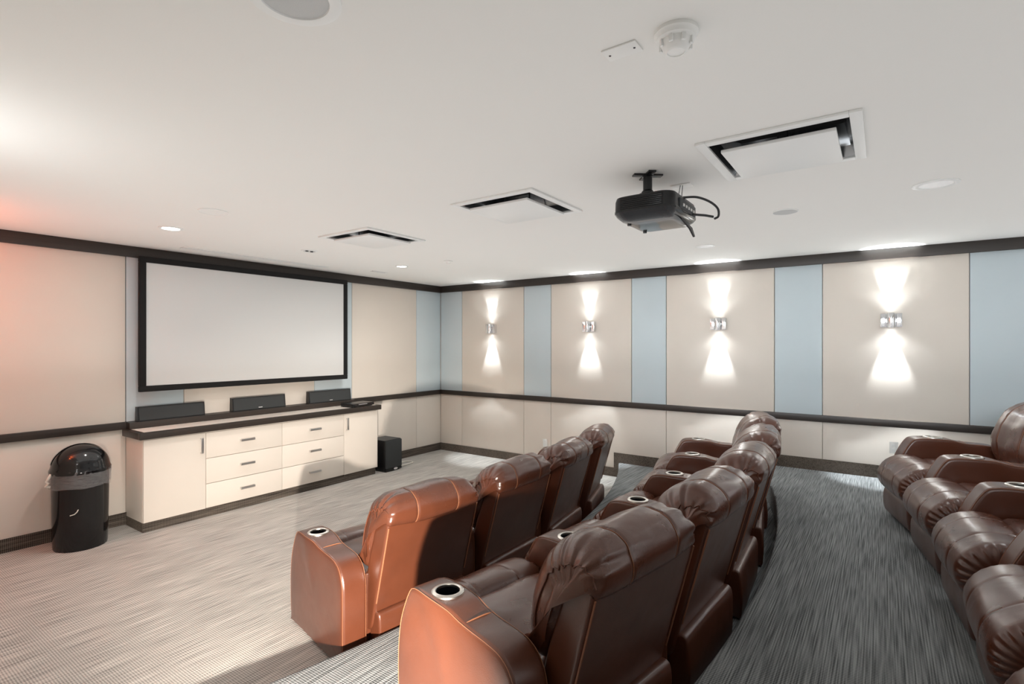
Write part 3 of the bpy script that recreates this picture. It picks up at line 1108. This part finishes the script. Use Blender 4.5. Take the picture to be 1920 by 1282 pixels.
for (vx, vy), lab in zip(VENTS, ('smallest square air cassette in the ceiling, nearest the screen', 'square air cassette in the ceiling left of the projector', 'largest square air cassette in the ceiling, right of the projector')):
    root = empty('air_cassette', (vx, vy, CZ))
    tag(root, lab, 'air vent', 'square ceiling air cassettes')
    o_, i_ = 0.332, 0.285
    for nm, A, B in (('frame_bar', (-o_, -o_, -0.012), (o_, -i_, 0.0)), ('frame_bar', (-o_, i_, -0.012), (o_, o_, 0.0)),
                     ('frame_bar', (-o_, -i_, -0.012), (-i_, i_, 0.0)), ('frame_bar', (i_, -i_, -0.012), (o_, i_, 0.0))):
        MB().box(A, B, 0.003).build(nm, M['white_metal'], root)
    # polished throat narrowing upwards, dark inside
    q0, q1, h = 0.286, 0.24, 0.16
    vs = [(-q0, -q0, -0.002), (q0, -q0, -0.002), (q0, q0, -0.002), (-q0, q0, -0.002),
          (-q0 * 0.93, -q0 * 0.93, 0.05), (q0 * 0.93, -q0 * 0.93, 0.05), (q0 * 0.93, q0 * 0.93, 0.05), (-q0 * 0.93, q0 * 0.93, 0.05),
          (-q1, -q1, h), (q1, -q1, h), (q1, q1, h), (-q1, q1, h)]
    fs = []
    for k in range(4):
        j = (k + 1) % 4
        fs += [(k, j, 4 + j, 4 + k), (4 + k, 4 + j, 8 + j, 8 + k)]
    MB().add(vs, fs).build('throat', M['silver'], root, smooth=False)
    MB().box((-q1, -q1, h - 0.002), (q1, q1, h + 0.01)).build('plenum', M['void'], root)
    p_ = 0.236
    MB().box((-p_, -p_, -0.038), (p_, p_, -0.022), 0.004).build('centre_panel', M['white_metal'], root)
    for s in (-1, 1):
        MB().box((s * 0.15 - 0.004, -0.004, -0.023), (s * 0.15 + 0.004, 0.004, h)).build('hanger', M['dark_grey'], root)

# linear slot diffusers beside the screen wall
for x0, x1, y, lab in ((2.35, 4.0, 5.62, 'thin white slot diffuser in the ceiling along the screen'), (4.54, 4.76, 5.42, 'short dark slot diffuser in the ceiling right of the screen')):
    root = empty('slot_diffuser', ((x0 + x1) / 2, y, CZ))
    tag(root, lab, 'air vent')
    hw_ = (x1 - x0) / 2
    MB().box((-hw_, -0.045, -0.005), (hw_, -0.012, 0), 0.002).build('flange', M['white_metal'], root)
    MB().box((-hw_, 0.012, -0.005), (hw_, 0.045, 0), 0.002).build('flange', M['white_metal'], root)
    MB().box((-hw_, -0.012, -0.002), (hw_, 0.012, 0)).build('slot', M['dark_grey'] if x0 > 4.2 else M['grey_grille'], root)

sd = empty('smoke_detector', (1.595, 0.515, CZ))
tag(sd, 'white round smoke detector on the ceiling near the top edge', 'smoke detector')
MB().lathe([(0.064, 0.0), (0.066, -0.012), (0.060, -0.018), (0.058, -0.026), (0.05, -0.03), (0.0, -0.03)], 40).build('base', M['white_plastic'], sd)
MB().lathe([(0.046, -0.03), (0.044, -0.042), (0.034, -0.06), (0.026, -0.064), (0.025, -0.061), (0.0, -0.062)], 40).build('sensor_cone', M['white_plastic'], sd)
for k in range(8):
    a = 2 * PI * k / 8
    MB().box((-0.004, -0.006, -0.05), (0.004, 0.006, -0.028), 0.001, Matrix.Rotation(a, 4, 'Z') @ Matrix.Translation((0.047, 0, 0))).build('sensor_fin', M['white_metal'], sd)
pl = empty('blank_plate', (1.595, 0.69, CZ), math.radians(0))
tag(pl, 'white blank cover plate with two screws beside the smoke detector', 'cover plate')
MB().box((-0.035, -0.058, -0.006), (0.035, 0.058, 0), 0.003).build('plate', M['white_plastic'], pl)
for s in (-1, 1):
    MB().lathe([(0.0, -0.008), (0.0035, -0.0075), (0.004, -0.005)], 12, (0, s * 0.042, 0)).build('screw', M['dark_grey'], pl)
s2 = empty('smoke_detector', (4.49, 4.06, CZ))
tag(s2, 'tiny white detector on the ceiling above the far corner', 'smoke detector')
MB().lathe([(0.05, 0.0), (0.05, -0.01), (0.035, -0.016), (0.0, -0.016)], 28).build('base', M['white_plastic'], s2)
MB().lathe([(0.03, -0.015), (0.026, -0.03), (0.0, -0.032)], 24).build('sensor_cone', M['white_plastic'], s2)

# ------------------------------------------------------------------ projector
pj = empty('projector', (2.93, 1.06, 2.44))
tag(pj, 'black ceiling-mounted projector with side grilles and hanging cable', 'projector')
bw, bd, bh = 0.235, 0.172, 0.115


def rrect(hx, hy, r, n=6):
    out = []
    for cx_, cy_, a0_ in ((hx - r, hy - r, 0), (-hx + r, hy - r, PI / 2), (-hx + r, -hy + r, PI), (hx - r, -hy + r, 3 * PI / 2)):
        for k in range(n + 1):
            a = a0_ + PI / 2 * k / n
            out.append((cx_ + r * math.cos(a), cy_ + r * math.sin(a)))
    return out


def smooth3(ctrl, k=8):
    pts = [Vector(p) for p in ctrl]
    out = []
    for i in range(len(pts) - 1):
        p0, p1, p2, p3 = pts[max(i - 1, 0)], pts[i], pts[i + 1], pts[min(i + 2, len(pts) - 1)]
        for j in range(k):
            t_ = j / k
            out.append(0.5 * ((2 * p1) + (-p0 + p2) * t_ + (2 * p0 - 5 * p1 + 4 * p2 - p3) * t_ ** 2 + (-p0 + 3 * p1 - 3 * p2 + p3) * t_ ** 3))
    return out + [pts[-1]]


def stack(levels):
    vs, fs = [], []
    m = None
    for (hx, hy, r, z) in levels:
        p = rrect(hx, hy, r)
        m = len(p)
        vs += [(x, y, z) for x, y in p]
    for a in range(len(levels) - 1):
        for k in range(m):
            j = (k + 1) % m
            fs.append((a * m + k, a * m + j, (a + 1) * m + j, (a + 1) * m + k))
    fs.append(tuple(reversed(range(m))))
    fs.append(tuple(range((len(levels) - 1) * m, len(levels) * m)))
    return MB().add(vs, fs)


stack([(bw * 0.62, bd * 0.70, 0.05, -0.022), (bw * 0.80, bd * 0.84, 0.06, -0.014), (bw * 0.93, bd * 0.94, 0.065, 0.004), (bw * 1.0, bd, 0.065, 0.022), (bw, bd, 0.065, 0.032)]).build('lower_shell', M['black_gloss'], pj, ang=40)
stack([(bw * 0.985, bd * 0.985, 0.062, 0.032), (bw * 0.98, bd * 0.98, 0.062, 0.085), (bw * 0.95, bd * 0.95, 0.06, 0.106), (bw * 0.8, bd * 0.8, 0.05, 0.118)]).build('upper_shell', M['black_plastic'], pj, ang=40)
for k in range(6):
    MB().box((-bw * 0.985 - 0.006, -0.115, 0.037 + k * 0.0095), (-bw * 0.985 + 0.01, 0.115, 0.0415 + k * 0.0095), 0.001).build('vent_slat', M['black_gloss'], pj)
MB().box((-bw * 0.985 - 0.0025, -0.118, 0.033), (-bw * 0.985 + 0.004, 0.118, 0.095)).build('vent_recess', M['void'], pj)
MB().box((-0.12, -bd - 0.004, 0.03), (0.16, -bd + 0.02, 0.085), 0.003).build('connector_panel', M['dark_grey'], pj)
for k in range(5):
    MB().box((-0.08 + 0.045 * k, -bd - 0.009, 0.045), (-0.055 + 0.045 * k, -bd - 0.003, 0.06), 0.001).build('connector', M['steel'], pj)
MB().lathe([(0.042, 0.0), (0.045, 0.03), (0.038, 0.034), (0.0, 0.028)], 28, mat=Matrix.Translation((0.11, bd - 0.01, 0.06)) @ Matrix.Rotation(-PI / 2, 4, 'X')).build('lens', M['black_gloss'], pj)
MB().add([(-0.02, -bd + 0.02, -0.005), (0.05, -bd + 0.02, -0.005), (0.06, -bd - 0.015, -0.05), (0.02, -bd - 0.015, -0.06), (0.045, -bd - 0.03, -0.105), (0.06, -bd - 0.03, -0.10),
          (-0.02, -bd + 0.03, -0.005), (0.05, -bd + 0.03, -0.005), (0.06, -bd - 0.005, -0.05), (0.02, -bd - 0.005, -0.06), (0.045, -bd - 0.022, -0.105), (0.06, -bd - 0.022, -0.10)],
         [(0, 1, 2, 3), (3, 2, 5, 4), (6, 9, 8, 7), (9, 10, 11, 8), (0, 6, 7, 1), (1, 7, 8, 2), (2, 8, 11, 5), (5, 11, 10, 4), (4, 10, 9, 3), (3, 9, 6, 0)]).build('cable_flap', M['black_plastic'], pj, smooth=False)
for fx, fy in ((-0.10, 0.12), (0.14, 0.12)):
    MB().lathe([(0.0, -0.028), (0.011, -0.028), (0.013, 0.0)], 16, (fx, fy, 0)).build('foot', M['black_plastic'], pj)
mt = MB()
mt.box((-0.02, -0.02, 0.118), (0.02, 0.02, 0.14), 0.002)
mt.box((-0.09, -0.012, 0.116), (0.09, 0.012, 0.126), 0.002)
mt.box((-0.012, -0.08, 0.116), (0.012, 0.08, 0.126), 0.002)
mt.lathe([(0.034, 0.132), (0.034, 0.152), (0.025, 0.162), (0.025, 0.235), (0.03, 0.237), (0.03, 0.248)], 20, cap0=True, cap1=True)
mt.box((-0.082, -0.021, 0.24), (0.082, 0.021, 0.2495), 0.001, Matrix.Rotation(math.radians(40), 4, 'Z'))
mt.box((-0.082, -0.021, 0.24), (0.082, 0.021, 0.2495), 0.001, Matrix.Rotation(math.radians(-50), 4, 'Z'))
mt.build('ceiling_mount', M['black_plastic'], pj, loc=(-0.08, 0.02, 0))
MB().tube(smooth3([(0.0, -bd + 0.02, 0.112), (0.05, -bd - 0.04, 0.116), (0.12, -bd - 0.09, 0.10), (0.18, -bd - 0.12, 0.07), (0.2, -bd - 0.12, 0.03), (0.19, -bd - 0.10, 0.015)]), 0.0065, 8).build('cable', M['black_plastic'], pj)
MB().tube([(0.1, -bd - 0.005, 0.035), (0.15, -bd - 0.06, 0.032), (0.2, -bd - 0.09, 0.03)], 0.007, 8).build('cable', M['black_plastic'], pj)
cb = empty('cable_box', (3.16, 0.985, CZ))
tag(cb, 'small white cable plate on the ceiling behind the projector', 'cable plate')
MB().box((-0.035, -0.06, -0.008), (0.035, 0.06, 0), 0.003).build('plate', M['white_plastic'], cb)
MB().tube([(-0.03, 0.0, -0.008), (-0.06, 0.0, -0.07), (-0.09, -0.005, -0.13)], 0.002, 6).build('wire', M['dark_grey'], cb)
MB().tube([(-0.02, -0.01, -0.008), (-0.04, -0.012, -0.07), (-0.075, -0.02, -0.13)], 0.002, 6).build('wire', M['dark_grey'], cb)

# ------------------------------------------------------------------ spotlight on a stand behind the camera, whose hard light falls on the nearest arms
ls = empty('lamp_stand', (0.24, 0.50, P2))
tag(ls, 'small spotlight on a low black stand beside the camera', 'lamp')
MB().tube([(0, 0, 0.02), (0, 0, 0.43)], 0.009, 10).build('pole', M['black_plastic'], ls)
for k in range(3):
    a = 2 * PI * k / 3 + 0.5
    MB().tube([(0, 0, 0.10), (0.16 * math.cos(a), 0.16 * math.sin(a), 0.008)], 0.007, 8).build('leg', M['black_plastic'], ls)
AZ, EL = math.radians(39), math.radians(-14)
LD = Vector((math.sin(AZ) * math.cos(EL), math.cos(AZ) * math.cos(EL), math.sin(EL)))
rot = Matrix.Translation((0, 0, 0.46)) @ LD.to_track_quat('Z', 'Y').to_matrix().to_4x4()
MB().lathe([(0.012, -0.05), (0.03, -0.04), (0.045, 0.03), (0.042, 0.03), (0.028, -0.03)], 24, mat=rot, cap0=True).build('lamp_shade', M['black_plastic'], ls)
l0 = Vector((0, 0, 0.46)) + LD * 0.04
light('stand_beam', 'SPOT', l0, 1150, (1.0, 0.9, 0.8), aim=l0 + LD, parent=ls, spot_size=math.radians(60), spot_blend=1.0, shadow_soft_size=0.03)
